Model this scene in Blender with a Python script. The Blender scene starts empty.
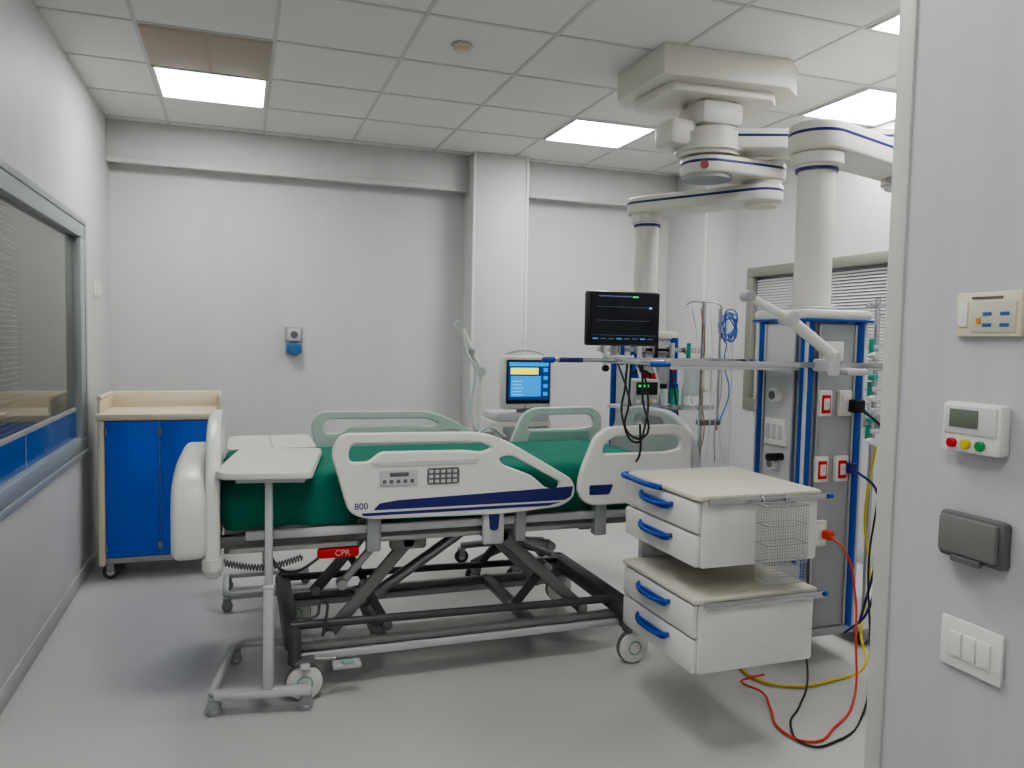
import bpy, bmesh, math, random
from mathutils import Vector, Matrix
random.seed(4)
sc=bpy.context.scene
col=bpy.context.collection
try:
    sc.view_settings.view_transform='AgX'; sc.view_settings.look='AgX - Medium High Contrast'; sc.view_settings.exposure=0.45
except Exception: pass
# ---------------------------------------------------------------- materials
MATS={}
def mat(name,c,rough=.5,metal=0,noise=0,nscale=30,emit=0,spec=.5,bump=0,stretch=None,ior=None):
    if name in MATS: return MATS[name]
    m=bpy.data.materials.new(name); m.use_nodes=True; nt=m.node_tree; b=nt.nodes['Principled BSDF']
    C=tuple((x/255/12.92 if x/255<=.04045 else ((x/255+.055)/1.055)**2.4) for x in c)+(1,)
    b.inputs['Base Color'].default_value=C
    b.inputs['Roughness'].default_value=rough; b.inputs['Metallic'].default_value=metal
    b.inputs['Specular IOR Level'].default_value=spec
    if ior: b.inputs['IOR'].default_value=ior
    if emit:
        b.inputs['Emission Color'].default_value=C
        b.inputs['Emission Strength'].default_value=emit
    tc=nt.nodes.new('ShaderNodeTexCoord'); mp=nt.nodes.new('ShaderNodeMapping'); nt.links.new(tc.outputs['Object'],mp.inputs[0])
    if stretch: mp.inputs['Scale'].default_value=stretch
    nz=nt.nodes.new('ShaderNodeTexNoise'); nz.inputs['Scale'].default_value=nscale; nz.inputs['Detail'].default_value=4
    nt.links.new(mp.outputs[0],nz.inputs['Vector'])
    if noise:
        mx=nt.nodes.new('ShaderNodeMix'); mx.data_type='RGBA'
        mx.inputs[6].default_value=tuple(v*(1-noise) for v in C[:3])+(1,)
        mx.inputs[7].default_value=tuple(min(1,v*(1+noise)) for v in C[:3])+(1,)
        nt.links.new(nz.outputs[0],mx.inputs[0]); nt.links.new(mx.outputs[2],b.inputs['Base Color'])
    if bump:
        bp=nt.nodes.new('ShaderNodeBump'); bp.inputs['Strength'].default_value=bump; bp.inputs['Distance'].default_value=.01
        nt.links.new(nz.outputs[0],bp.inputs['Height']); nt.links.new(bp.outputs[0],b.inputs['Normal'])
    MATS[name]=m; return m
WALL=mat('wall_paint',(206,206,206),.55,noise=.07,nscale=2.2,stretch=(2,2,.6))
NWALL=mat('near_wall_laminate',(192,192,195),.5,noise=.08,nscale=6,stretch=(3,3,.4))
CEIL=mat('ceiling_tile',(226,226,223),.9,noise=.05,nscale=260)
GRID=mat('ceiling_tbar',(202,202,199),.6)
TRIMW=mat('trim_white',(220,220,218),.45)
JAMB=mat('jamb_profile',(196,195,190),.45)
LAMP=mat('lamp_diffuser',(255,255,252),.5,emit=15)
VENT=mat('vent_grey',(176,166,154),.6,noise=.05)
FRAME=mat('window_frame',(166,172,176),.35,metal=.25)
def pane_mat():
    # closed venetian blinds seen behind the glass: fine horizontal bands in Z
    m=bpy.data.materials.new('window_pane_with_blinds'); m.use_nodes=True; nt=m.node_tree; b=nt.nodes['Principled BSDF']
    tc=nt.nodes.new('ShaderNodeTexCoord'); wv=nt.nodes.new('ShaderNodeTexWave'); wv.bands_direction='Z'; wv.inputs['Scale'].default_value=14
    nt.links.new(tc.outputs['Object'],wv.inputs['Vector'])
    cr=nt.nodes.new('ShaderNodeValToRGB'); cr.color_ramp.elements[0].color=(.085,.09,.078,1); cr.color_ramp.elements[1].color=(.15,.155,.135,1)
    nt.links.new(wv.outputs['Fac'],cr.inputs[0]); nt.links.new(cr.outputs[0],b.inputs['Base Color'])
    b.inputs['Roughness'].default_value=.06; b.inputs['IOR'].default_value=1.55; return m
PANE=pane_mat()
REFLB=mat('window_blue_panel',(10,84,160),.2,noise=.1,nscale=14)  # colour of the cabinet's reflection painted on the left window
FRAME2=mat('window_frame_taupe',(140,140,132),.4)
BLIND=mat('blind_slat',(212,215,214),.5)
WHITE=mat('plastic_white',(226,225,220),.35,noise=.01)
WHITE2=mat('plastic_warm_white',(214,211,204),.4)
CREAM=mat('cream_top',(218,208,184),.4)
TOPC=mat('drawer_top_laminate',(206,202,190),.4)
GREY=mat('plastic_grey',(160,163,165),.4)
LGREY=mat('plastic_light_grey',(195,197,198),.4)
PGREEN=mat('plastic_pale_green',(192,210,202),.4)
SEAG=mat('plastic_sea_green',(146,186,174),.4)
DARK=mat('dark_metal',(88,88,89),.4,metal=.3,noise=.1)
BROWN=mat('bed_chassis',(136,135,134),.4,metal=.3,noise=.08)
BLACK=mat('black_plastic',(22,22,24),.35)
CHROME=mat('chrome',(200,200,202),.18,metal=1)
STEEL=mat('brushed_steel',(176,176,176),.35,metal=.8)
BLUE=mat('blue_trim',(26,76,166),.35)
NAVY=mat('navy_stripe',(40,44,112),.35)
CABB=mat('cabinet_blue',(0,92,214),.4,noise=.03,nscale=4)
RED=mat('red_plastic',(196,20,30),.4)
YEL=mat('yellow_cable',(210,190,40),.45)
ORG=mat('orange_cable',(216,66,40),.45)
TEAL=mat('teal_flowmeter',(50,160,138),.3)
DGREY=mat('dark_grey_box',(104,104,105),.45)
RUB=mat('rubber',(66,66,68),.6)
WRUB=mat('grey_rubber',(120,122,120),.6)
SCR=mat('screen_dark',(8,10,22),.15,emit=.3)
SCRB=mat('screen_blue',(20,130,200),.2,emit=.9)
SCRD=mat('screen_navy',(6,50,110),.2,emit=.7)
SCRY=mat('screen_yellow',(240,220,60),.3,emit=1)
SCRG=mat('screen_green',(60,210,120),.3,emit=.6)
SCRC=mat('screen_cyan',(130,200,230),.3,emit=.6)
CLEAR=mat('clear_tubing',(205,215,215),.2,spec=.6)
SHEET=mat('green_sheet',(0,112,94),.85,noise=.14,nscale=9,bump=.5)
def floor_mat():
    m=bpy.data.materials.new('vinyl_floor'); m.use_nodes=True; nt=m.node_tree; b=nt.nodes['Principled BSDF']
    tc=nt.nodes.new('ShaderNodeTexCoord')
    n1=nt.nodes.new('ShaderNodeTexNoise'); n1.inputs['Scale'].default_value=170; n1.inputs['Detail'].default_value=3
    n2=nt.nodes.new('ShaderNodeTexNoise'); n2.inputs['Scale'].default_value=1.3
    for n in(n1,n2): nt.links.new(tc.outputs['Object'],n.inputs['Vector'])
    cr=nt.nodes.new('ShaderNodeValToRGB'); cr.color_ramp.elements[0].position=.3; cr.color_ramp.elements[1].position=.7
    cr.color_ramp.elements[0].color=(.49,.485,.48,1); cr.color_ramp.elements[1].color=(.60,.595,.585,1)
    nt.links.new(n1.outputs[0],cr.inputs[0]); nt.links.new(cr.outputs[0],b.inputs['Base Color'])
    mr=nt.nodes.new('ShaderNodeMapRange'); mr.inputs[3].default_value=.28; mr.inputs[4].default_value=.38
    nt.links.new(n2.outputs[0],mr.inputs[0]); nt.links.new(mr.outputs[0],b.inputs['Roughness'])
    return m
FLOOR=floor_mat()
# ---------------------------------------------------------------- helpers
def empty(name,loc=(0,0,0)):
    e=bpy.data.objects.new(name,None); e.empty_display_size=.1; e.location=loc; col.objects.link(e); return e
def finish(me,name,parent,m,smooth=True,M=None):
    if M is not None: me.transform(M)
    if m is not None and not me.materials: me.materials.append(m)
    if smooth:
        for p in me.polygons: p.use_smooth=True
        try: me.set_sharp_from_angle(angle=math.radians(38))
        except Exception: pass
    o=bpy.data.objects.new(name,me); col.objects.link(o)
    if parent is not None:
        o.parent=parent; o.matrix_parent_inverse=Matrix.Translation(-Vector(parent.location))
    return o
def box(parent,name,a,b,m,bev=.004,M=None,seg=2):
    a,b=[min(p,q) for p,q in zip(a,b)],[max(p,q) for p,q in zip(a,b)]
    bm=bmesh.new(); bmesh.ops.create_cube(bm,size=1)
    s=[b[i]-a[i] for i in range(3)]; c=[(b[i]+a[i])/2 for i in range(3)]
    for v in bm.verts: v.co=Vector((v.co.x*s[0]+c[0],v.co.y*s[1]+c[1],v.co.z*s[2]+c[2]))
    bev=min(bev,min(s)*.45)
    if bev>0: bmesh.ops.bevel(bm,geom=bm.edges[:],offset=bev,segments=seg,affect='EDGES',profile=.5)
    me=bpy.data.meshes.new(name); bm.to_mesh(me); bm.free()
    return finish(me,name,parent,m,bev>0,M)
def cyl(parent,name,p0,p1,r,m,r2=None,n=28,bev=0):
    p0,p1=Vector(p0),Vector(p1); d=p1-p0; L=d.length
    bm=bmesh.new(); bmesh.ops.create_cone(bm,cap_ends=True,segments=n,radius1=r,radius2=r if r2 is None else r2,depth=L)
    if bev: 
        es=[e for e in bm.edges if len(e.link_faces)==2 and any(len(f.verts)>4 for f in e.link_faces)]
        bmesh.ops.bevel(bm,geom=es,offset=bev,segments=3,affect='EDGES')
    me=bpy.data.meshes.new(name); bm.to_mesh(me); bm.free()
    M=Matrix.Translation((p0+p1)/2)@d.to_track_quat('Z','Y').to_matrix().to_4x4()
    return finish(me,name,parent,m,True,M)
def curve_mesh(cu,name,parent,m,M=None):
    o=bpy.data.objects.new('tmp',cu); col.objects.link(o); bpy.context.view_layer.update()
    dg=bpy.context.evaluated_depsgraph_get()
    me=bpy.data.meshes.new_from_object(o.evaluated_get(dg)); bpy.data.objects.remove(o)
    me.name=name; me.materials.clear()
    return finish(me,name,parent,m,True,M)
def tube(parent,name,pts,r,m,cyc=False,sharp=False,res=6):
    cu=bpy.data.curves.new(name,'CURVE'); cu.dimensions='3D'; cu.bevel_depth=r; cu.bevel_resolution=3; cu.use_fill_caps=True; cu.resolution_u=res
    if sharp:
        s=cu.splines.new('POLY'); s.points.add(len(pts)-1)
        for i,p in enumerate(pts): s.points[i].co=(*p,1)
    else:
        s=cu.splines.new('BEZIER'); s.bezier_points.add(len(pts)-1)
        for i,p in enumerate(pts):
            q=s.bezier_points[i]; q.co=p; q.handle_left_type=q.handle_right_type='AUTO'
    s.use_cyclic_u=cyc
    return curve_mesh(cu,name,parent,m)
def rnd(pts,r=.03,n=5):
    out=[]; N=len(pts)
    for i in range(N):
        p=Vector(pts[i]); a=Vector(pts[i-1]); b=Vector(pts[(i+1)%N]); rr=r[i] if isinstance(r,(list,tuple)) else r
        da=a-p; db=b-p; k=min(rr,da.length*.48,db.length*.48)
        A=p+da.normalized()*k; B=p+db.normalized()*k
        for j in range(n+1):
            t=j/n; q=A*(1-t)**2+p*2*t*(1-t)+B*t*t; out.append((q.x,q.y))
    return out
def plate(parent,name,loops,th,m,M,bev=.004):
    cu=bpy.data.curves.new(name,'CURVE'); cu.dimensions='2D'; cu.fill_mode='BOTH'
    cu.extrude=max(th/2-bev,.0005); cu.bevel_depth=bev; cu.bevel_resolution=2; cu.offset=-bev
    for L in loops:
        s=cu.splines.new('POLY'); s.points.add(len(L)-1)
        for i,p in enumerate(L): s.points[i].co=(p[0],p[1],0,1)
        s.use_cyclic_u=True
    return curve_mesh(cu,name,parent,m,M)
def MXZ(y): return Matrix(((1,0,0,0),(0,0,-1,y),(0,1,0,0),(0,0,0,1)))
def MYZ(x): return Matrix(((0,0,1,x),(1,0,0,0),(0,1,0,0),(0,0,0,1)))
def MXY(z): return Matrix.Translation((0,0,z))
def text(parent,name,s,size,m,M,ex=.0006):
    cu=bpy.data.curves.new(name,'FONT'); cu.body=s; cu.size=size; cu.extrude=ex; cu.align_x='CENTER'; cu.align_y='CENTER'
    return curve_mesh(cu,name,parent,m,M)
def lathe(parent,name,prof,c,axis,m,n=32):
    bm=bmesh.new(); rings=[]
    for r,h in prof:
        rings.append([bm.verts.new((max(r,1e-4)*math.cos(2*math.pi*i/n),max(r,1e-4)*math.sin(2*math.pi*i/n),h)) for i in range(n)])
    for a,b in zip(rings,rings[1:]):
        for i in range(n): bm.faces.new((a[i],a[(i+1)%n],b[(i+1)%n],b[i]))
    bm.faces.new(rings[0][::-1]); bm.faces.new(rings[-1]); bmesh.ops.recalc_face_normals(bm,faces=bm.faces)
    me=bpy.data.meshes.new(name); bm.to_mesh(me); bm.free()
    M=Matrix.Translation(c)@Vector(axis).to_track_quat('Z','Y').to_matrix().to_4x4()
    return finish(me,name,parent,m,True,M)
# ---------------------------------------------------------------- room shell
LX=-.89; RX=4.06; BY=6.3; H=3.0; FY=-1.6; NX=1.27; NY=1.25
box(None,'floor',(LX-.15,FY-.15,-.1),(RX+.15,BY+.15,0),FLOOR,0)
box(None,'ceiling',(LX-.15,FY-.15,H),(RX+.15,BY+.15,H+.1),CEIL,0)
WY0,WY1,WZ0,WZ1=1.7,5.24,.79,2.13
def wall_with_hole(name,x0,x1,ya,yb,hy0,hy1,hz0,hz1,m):
    bm=bmesh.new()
    for a,b in (((x0,ya,0),(x1,yb,hz0)),((x0,ya,hz1),(x1,yb,H)),((x0,ya,hz0),(x1,hy0,hz1)),((x0,hy1,hz0),(x1,yb,hz1))):
        g=bmesh.ops.create_cube(bm,size=1)['verts']
        for v in g: v.co=Vector([v.co[i]*(b[i]-a[i])+(a[i]+b[i])/2 for i in range(3)])
    me=bpy.data.meshes.new(name); bm.to_mesh(me); bm.free(); return finish(me,name,None,m,False)
wall_with_hole('wall_left',LX-.15,LX,FY,BY+.1,WY0,WY1,WZ0,WZ1,WALL)
wall_with_hole('wall_right',RX,RX+.15,NY-.1,BY+.1,2.0,5.52,.95,2.14,WALL)
box(None,'wall_back',(LX-.15,BY,0),(RX+.15,BY+.15,H),WALL,0)
box(None,'wall_front',(LX-.15,FY-.15,0),(NX,FY,H),WALL,0)
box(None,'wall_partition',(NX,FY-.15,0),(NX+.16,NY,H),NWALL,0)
box(None,'wall_partition_return',(NX+.16,NY-.16,0),(RX+.15,NY,H),WALL,0)
box(None,'trim_soffit_left',(LX,6.17,2.71),(1.78,BY,H),WALL,.004)
box(None,'trim_soffit_right',(2.24,6.17,2.71),(3.74,BY,H),WALL,.004)
box(None,'trim_soffit_lip_left',(LX,6.155,2.70),(1.78,6.175,2.735),WALL,.003)
box(None,'trim_soffit_lip_right',(2.24,6.155,2.70),(3.74,6.175,2.735),WALL,.003)
box(None,'wall_column_centre',(1.775,6.02,0),(2.24,BY,H),WALL,.006)
box(None,'wall_column_corner',(3.74,5.7,0),(RX,BY,H),WALL,.006)
box(None,'trim_column_centre_left',(1.77,6.012,0),(1.79,6.03,H),TRIMW,.003)
box(None,'trim_column_centre_right',(2.222,6.012,0),(2.245,6.03,H),TRIMW,.003)
box(None,'trim_column_corner',(3.733,5.69,0),(3.755,5.71,H),TRIMW,.003)
BB=mat('vinyl_skirting',(186,187,188),.4)
box(None,'baseboard_left',(LX,FY,0),(LX+.012,BY,.09),BB,.004)
box(None,'baseboard_back',(LX+.012,BY-.012,0),(1.775,BY,.09),BB,.004)
box(None,'baseboard_back_right',(2.24,BY-.012,0),(3.74,BY,.09),BB,.004)
box(None,'baseboard_right',(RX-.012,NY,0),(RX,5.7,.09),BB,.004)
box(None,'baseboard_partition',(NX-.012,FY,0),(NX,NY-.08,.09),BB,.004)
box(None,'trim_partition_jamb',(NX-.006,NY-.035,0),(NX+.166,NY+.008,H),JAMB,.004)
gx=[-.48+.65*i for i in range(-1,8)]; gy=[4.83+.62*i for i in range(-11,3)]
bm=bmesh.new()
def addb(bm,a,b):
    g=bmesh.ops.create_cube(bm,size=1)['verts']
    for v in g: v.co=Vector([v.co[i]*(b[i]-a[i])+(a[i]+b[i])/2 for i in range(3)])
for x in gx:
    if LX<x<RX: addb(bm,(x-.010,FY,H-.004),(x+.010,6.17,H+.001))
for y in gy:
    if y<6.17: addb(bm,(LX,y-.010,H-.0042),(RX,y+.010,H+.001))
me=bpy.data.meshes.new('trim_ceiling_grid'); bm.to_mesh(me); bm.free(); finish(me,'trim_ceiling_grid',None,GRID,False)
def panel_light(i,j):
    x0,y0=gx[i]+.012,gy[j]+.012; x1,y1=min(gx[i]+.638,RX-.01),gy[j]+.608
    e=empty('ceiling_light_panel',((x0+x1)/2,(y0+y1)/2,H))
    box(e,'diffuser',(x0+.015,y0+.015,H-.008),(x1-.015,y1-.015,H-.001),LAMP,0)
    for n,a,b in(('frame_1',(x0,y0),(x1,y0+.016)),('frame_2',(x0,y1-.016),(x1,y1)),('frame_3',(x0,y0+.016),(x0+.016,y1-.016)),('frame_4',(x1-.016,y0+.016),(x1,y1-.016))):
        box(e,n,(a[0],a[1],H-.012),(b[0],b[1],H-.001),TRIMW,.002)
for i,j in((1,11),(5,11),(7,9),(6,7),(2,6),(1,3)): panel_light(i,j)  # final pair are unseen, added to light the foreground and camera area
e=empty('ceiling_vent_panel',(gx[1]+.32,gy[10]+.3,H))
x0,y0=gx[1]+.01,gy[10]+.01
box(e,'panel',(x0,y0,H-.008),(x0+.63,y0+.6,H-.001),VENT,.002)
for k in range(2): box(e,'panel_half_%d'%(k+1),(x0+.01+k*.315,y0+.02,H-.011),(x0+.305+k*.315,y0+.58,H-.006),VENT,.002)
e=empty('smoke_detector',(1.07,3.89,H))
lathe(e,'base',[(.055,0),(.055,.012),(.045,.02)],(1.07,3.89,H-.02),(0,0,1),WHITE2)
lathe(e,'head',[(.02,0),(.038,.008),(.042,.025)],(1.07,3.89,H-.044),(0,0,1),CREAM)
# ---------------------------------------------------------------- windows
e=empty('window_1',(LX,3.5,1.5))
for n,a,b in(('frame_top',(WY0,WZ1-.08),(WY1,WZ1)),('frame_bottom',(WY0,WZ0),(WY1,WZ0+.08)),('frame_left',(WY0,WZ0+.08),(WY0+.09,WZ1-.08)),('frame_right',(WY1-.11,WZ0+.08),(WY1,WZ1-.08))):
    box(e,n,(LX-.05,a[0],a[1]),(LX+.012,b[0],b[1]),FRAME,.006)
for n,a,b in(('lip_top',(WY0-.05,WZ1),(WY1+.05,WZ1+.035)),('lip_bottom',(WY0-.05,WZ0-.035),(WY1+.05,WZ0)),('lip_right',(WY1,WZ0),(WY1+.05,WZ1)),('lip_left',(WY0-.05,WZ0),(WY0,WZ1))):
    box(e,n,(LX,a[0],a[1]),(LX+.018,b[0],b[1]),FRAME,.005)
box(e,'glass',(LX-.04,WY0+.08,WZ0+.08),(LX-.03,WY1-.1,WZ1-.08),PANE,0)
box(e,'lower_blue_panel',(LX-.032,WY0+.08,WZ0+.08),(LX-.026,WY1-.1,1.025),REFLB,0)  # blue cabinet's reflection in the glass, built as a coloured strip
box(e,'lower_panel_rail',(LX-.034,WY0+.08,1.025),(LX-.022,WY1-.1,1.05),GREY,.002)  # reflected cabinet top, painted as a light strip across the pane
for k,y in enumerate((2.9,3.55,4.0)): box(e,'panel_joint_%d'%k,(LX-.028,y,WZ0+.08),(LX-.024,y+.008,1.025),GREY,0)  # reflected door gaps, painted as thin upright strips
e=empty('window_2',(RX,3.8,1.5))
for n,a,b in(('frame_top',(2.0,2.06),(5.52,2.14)),('frame_bottom',(2.0,.95),(5.52,1.05)),('frame_left',(5.44,1.05),(5.52,2.06)),('frame_right',(2.0,1.05),(2.08,2.06)),('mullion',(3.74,1.05),(3.8,2.06))):
    box(e,n,(RX-.02,a[0],a[1]),(RX+.06,b[0],b[1]),FRAME2,.006)
box(e,'glass',(RX+.09,2.0,.95),(RX+.095,5.52,2.14),mat('window_glass_grey',(190,194,194),.15,spec=.6),0)
bm=bmesh.new()
for k in range(44):
    z=1.06+k*.0225
    g=bmesh.ops.create_cube(bm,size=1)['verts']
    R=Matrix.Rotation(math.radians(-52),4,'Y')
    for v in g: v.co=R@Vector((v.co.x*.022,v.co.y*3.34,v.co.z*.0012))+Vector((RX+.025,3.76,z))
me=bpy.data.meshes.new('blind_slats'); bm.to_mesh(me); bm.free(); finish(me,'blind_slats',e,BLIND,False)
# ---------------------------------------------------------------- wall fittings
SB=mat('socket_blue',(60,110,160),.4)
e=empty('wall_socket_unit',(.40,BY,1.45))
box(e,'plate',(.335,BY-.03,1.36),(.465,BY,1.565),GREY,.008)
box(e,'body',(.35,BY-.055,1.455),(.45,BY-.02,1.55),LGREY,.01)
box(e,'blue_base',(.345,BY-.06,1.36),(.455,BY-.02,1.44),SB,.012)
cyl(e,'blue_cap',(.40,BY-.09,1.385),(.40,BY-.03,1.385),.042,SB,bev=.008)
cyl(e,'inlet',(.40,BY-.065,1.505),(.40,BY-.02,1.505),.028,DGREY,bev=.004)
e=empty('wall_plate',(LX,5.75,1.77))
box(e,'plate_1',(LX,5.6,1.73),(LX+.012,5.69,1.82),WHITE,.003); box(e,'plate_2',(LX,5.73,1.73),(LX+.012,5.82,1.82),WHITE,.003)
X=NX
e=empty('thermostat',(X,1.03,1.355))
box(e,'body',(X-.028,.968,1.31),(X,1.088,1.402),WHITE,.008)
box(e,'face',(X-.031,.975,1.345),(X-.026,1.08,1.396),mat('offwhite_face',(205,208,206),.4),.002)
box(e,'display',(X-.033,1.01,1.357),(X-.030,1.068,1.390),mat('lcd_grey',(112,118,108),.3),.001)
for k,(mm) in enumerate((RED,YEL,mat('green_button',(40,150,80),.4))): cyl(e,'button_%d'%(k+1),(X-.036,1.062-k*.029,1.327),(X-.026,1.062-k*.029,1.327),.009,mm,n=20,bev=.002)
e=empty('alarm_panel',(X,1.02,1.57))
box(e,'body',(X-.012,.955,1.522),(X,1.083,1.602),CREAM,.004)
box(e,'face',(X-.014,.963,1.53),(X-.010,1.050,1.585),mat('panel_face',(196,194,180),.4),.001)
for k in range(2):
    for j in range(2): box(e,'window_%d%d'%(k+1,j+1),(X-.0155,.975+j*.034,1.540+k*.020),(X-.0135,.992+j*.034,1.546+k*.020),SB,.0005)
box(e,'indicator',(X-.0155,1.030,1.545),(X-.0135,1.038,1.556),mat('amber',(220,140,50),.4),.0005)
box(e,'lens',(X-.0145,1.058,1.54),(X-.0115,1.075,1.585),WHITE,.0005)
box(e,'label',(X-.0135,.99,1.590),(X-.0115,1.05,1.594),DGREY,0)
e=empty('covered_power_outlet',(X,1.02,1.15))
box(e,'back_box',(X-.022,.955,1.112),(X,1.088,1.198),DGREY,.008)
box(e,'lid',(X-.034,.963,1.122),(X-.02,1.080,1.192),mat('dark_lid',(120,120,118),.4),.008)
box(e,'latch',(X-.036,.99,1.110),(X-.024,1.05,1.122),DGREY,.003)
e=empty('light_switch',(X,1.02,.95))
box(e,'plate',(X-.009,.957,.903),(X,1.083,.997),WHITE,.004)
for k in range(3): box(e,'rocker_%d'%(k+1),(X-.014,.977+k*.029,.927),(X-.007,1.003+k*.029,.973),WHITE,.002)
# ---------------------------------------------------------------- blue cabinet
def caster(parent,name,x,y,r=.035,m=RUB,stem=.06,w=.022):
    cyl(parent,name+'_wheel',(x,y-w/2,r),(x,y+w/2,r),r,m,bev=.004)
    cyl(parent,name+'_hub',(x,y-w/2-.002,r),(x,y+w/2+.002,r),r*.5,LGREY)
    box(parent,name+'_fork',(x-.02,y-w/2-.01,r),(x+.02,y-w/2-.004,r*2+.015),GREY,.002)
    box(parent,name+'_fork2',(x-.02,y+w/2+.004,r),(x+.02,y+w/2+.01,r*2+.015),GREY,.002)
    cyl(parent,name+'_stem',(x,y,r*2+.005),(x,y,r*2+stem),.012,GREY)
    box(parent,name+'_top',(x-.022,y-w/2-.011,r*2+.004),(x+.022,y+w/2+.011,r*2+.018),GREY,.004)
cx0,cx1,cy0,cy1=-.79,-.13,5.1,5.6
e=empty('supply_cabinet',((cx0+cx1)/2,5.35,0))
box(e,'carcass',(cx0,cy0+.02,.13),(cx1,cy1,.98),LGREY,.006)
box(e,'post_left',(cx0-.008,cy0,.09),(cx0+.03,cy0+.05,1.0),CREAM,.008)
box(e,'post_right',(cx1-.022,cy0,.09),(cx1+.008,cy0+.05,1.0),CREAM,.008)
mid=(cx0+cx1)/2
box(e,'door_1',(cx0+.034,cy0+.002,.14),(mid-.003,cy0+.02,.965),CABB,.004)
box(e,'door_2',(mid+.003,cy0+.002,.14),(cx1-.026,cy0+.02,.965),CABB,.004)
for k,x in enumerate((cx0+.034,mid-.008,mid+.003,cx1-.031)):
    for j,z in enumerate((.2,.9)): cyl(e,'hinge_%d%d'%(k,j),(x+.003,cy0-.004,z-.02),(x+.003,cy0-.004,z+.02),.006,STEEL,n=12)
box(e,'plinth',(cx0,cy0+.01,.10),(cx1,cy1,.135),GREY,.004)
box(e,'top',(cx0-.015,cy0-.015,.97),(cx1+.015,cy1+.01,1.01),CREAM,.008)
box(e,'gallery_back',(cx0-.01,cy1-.02,1.0),(cx1+.01,cy1+.01,1.10),CREAM,.01)
for n,x in(('gallery_left',cx0-.012),('gallery_right',cx1-.008)): box(e,n,(x,cy0+.03,1.0),(x+.02,cy1,1.10),CREAM,.01)
tube(e,'gallery_roll',[(cx0-.002,cy0+.03,1.10),(cx0-.002,cy1-.005,1.10),(cx1+.002,cy1-.005,1.10),(cx1+.002,cy0+.03,1.10)],.014,CREAM,sharp=True)
for k,(x,y) in enumerate(((cx0+.05,cy0+.05),(cx1-.05,cy0+.05),(cx0+.05,cy1-.06),(cx1-.05,cy1-.06))): caster(e,'caster_%d'%(k+1),x,y,.045,RUB,.02,.026)
# ---------------------------------------------------------------- hospital bed
bed=empty('hospital_bed',(.95,3.65,0))
YN,YF=3.17,4.14
def sheet():
    x0,x1,y0,y1=-.068,1.97,3.235,4.065
    def per(ins,z,row):
        pts=[]
        a=[(x0+ins,y0+ins),(x1-ins,y0+ins),(x1-ins,y1-ins),(x0+ins,y1-ins)]
        for k in range(4):
            p=Vector(a[k]); q=Vector(a[(k+1)%4]); n=120 if k%2==0 else 50
            nrm=Vector(((q-p).y,-(q-p).x)).normalized()
            for i in range(n):
                t=i/n; s=(q-p).length*t
                w=(math.sin(s*19+k*2)+.7*math.sin(s*43+1.3*k)+.5*math.sin(s*9))*.008*row
                e_=min(t,1-t)*(q-p).length; cr=max(0,.05-e_)/.05
                pt=p.lerp(q,t)+nrm*(w-cr*cr*.018)
                pts.append((pt.x,pt.y,z+ (.006*math.sin(s*6+k)*row if row>.9 else 0)))
        return pts
    rows=[(.12,.934,0),(.05,.932,0),(.02,.925,0),(.005,.908,.1),(0,.88,.3),(-.002,.84,.6),(0,.80,.8),(.004,.755,1),(.012,.712,1.2)]
    bm=bmesh.new(); prev=None
    for i,(ins,z,row) in enumerate(rows):
        vs=[bm.verts.new(p) for p in per(ins,z,row)]
        if prev is None: bm.faces.new(vs)
        else:
            for j in range(len(vs)): bm.faces.new((prev[j],vs[j],vs[(j+1)%len(vs)],prev[(j+1)%len(vs)]))
        prev=vs
    bm.faces.new(prev[::-1]); bmesh.ops.recalc_face_normals(bm,faces=bm.faces)
    me=bpy.data.meshes.new('mattress_with_green_sheet'); bm.to_mesh(me); bm.free(); finish(me,'mattress_with_green_sheet',bed,SHEET)
sheet()
box(bed,'deck',(-.06,3.26,.69),(1.98,4.05,.735),GREY,.01)
for n,y in(('upper_rail_near',3.23),('upper_rail_far',4.03)):
    box(bed,n,(-.10,y,.645),(1.98,y+.045,.69),BROWN,.006)
box(bed,'side_channel_near',(.02,3.205,.675),(1.95,3.23,.712),LGREY,.008)
box(bed,'side_channel_far',(.02,4.08,.675),(1.95,4.10,.712),LGREY,.008)
box(bed,'accessory_rail_near',(-.04,3.19,.63),(.46,3.205,.65),STEEL,.004)
box(bed,'accessory_rail_near2',(.56,3.19,.64),(1.05,3.205,.66),STEEL,.004)
box(bed,'accessory_rail_near3',(1.16,3.19,.64),(1.60,3.205,.66),STEEL,.004)
for k,x in enumerate((-.06,.42,1.02,1.5,1.93)): box(bed,'crossbeam_%d'%(k+1),(x,3.25,.615),(x+.06,4.06,.655),BROWN,.006)
for k,y in enumerate((3.42,3.83)): box(bed,'spine_%d'%(k+1),(-.04,y,.59),(1.93,y+.06,.64),BROWN,.006)
for k,(x,w) in enumerate(((.50,.06),(1.03,.06),(1.16,.05),(1.55,.06),(1.85,.05))):
    box(bed,'rail_mount_near_%d'%(k+1),(x,3.185,.60),(x+w,3.24,.80),GREY if k!=1 else LGREY,.008)
    box(bed,'rail_mount_far_%d'%(k+1),(x,4.07,.64),(x+w,4.13,.80),DGREY,.008)
box(bed,'release_lever',(1.00,3.165,.60),(1.10,3.19,.77),LGREY,.012)
plate(bed,'release_lever_badge',[rnd([(1.025,.745),(1.075,.745),(1.068,.665),(1.032,.665)],.012)],.008,NAVY,MXZ(3.162),.002)
L_out=rnd([(.345,1.03),(.385,1.105),(.98,1.10),(1.10,1.06),(1.42,.875),(1.435,.80),(1.37,.755),(1.1,.735),(.50,.745),(.42,.775)],[.05,.05,.1,.15,.06,.06,.05,.1,.05,.06])
L_h1=rnd([(.415,1.02),(.43,1.062),(.97,1.058),(1.04,1.03),(.99,1.012),(.9,1.022),(.55,1.025),(.50,.985),(.425,.985)],.018)
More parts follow.
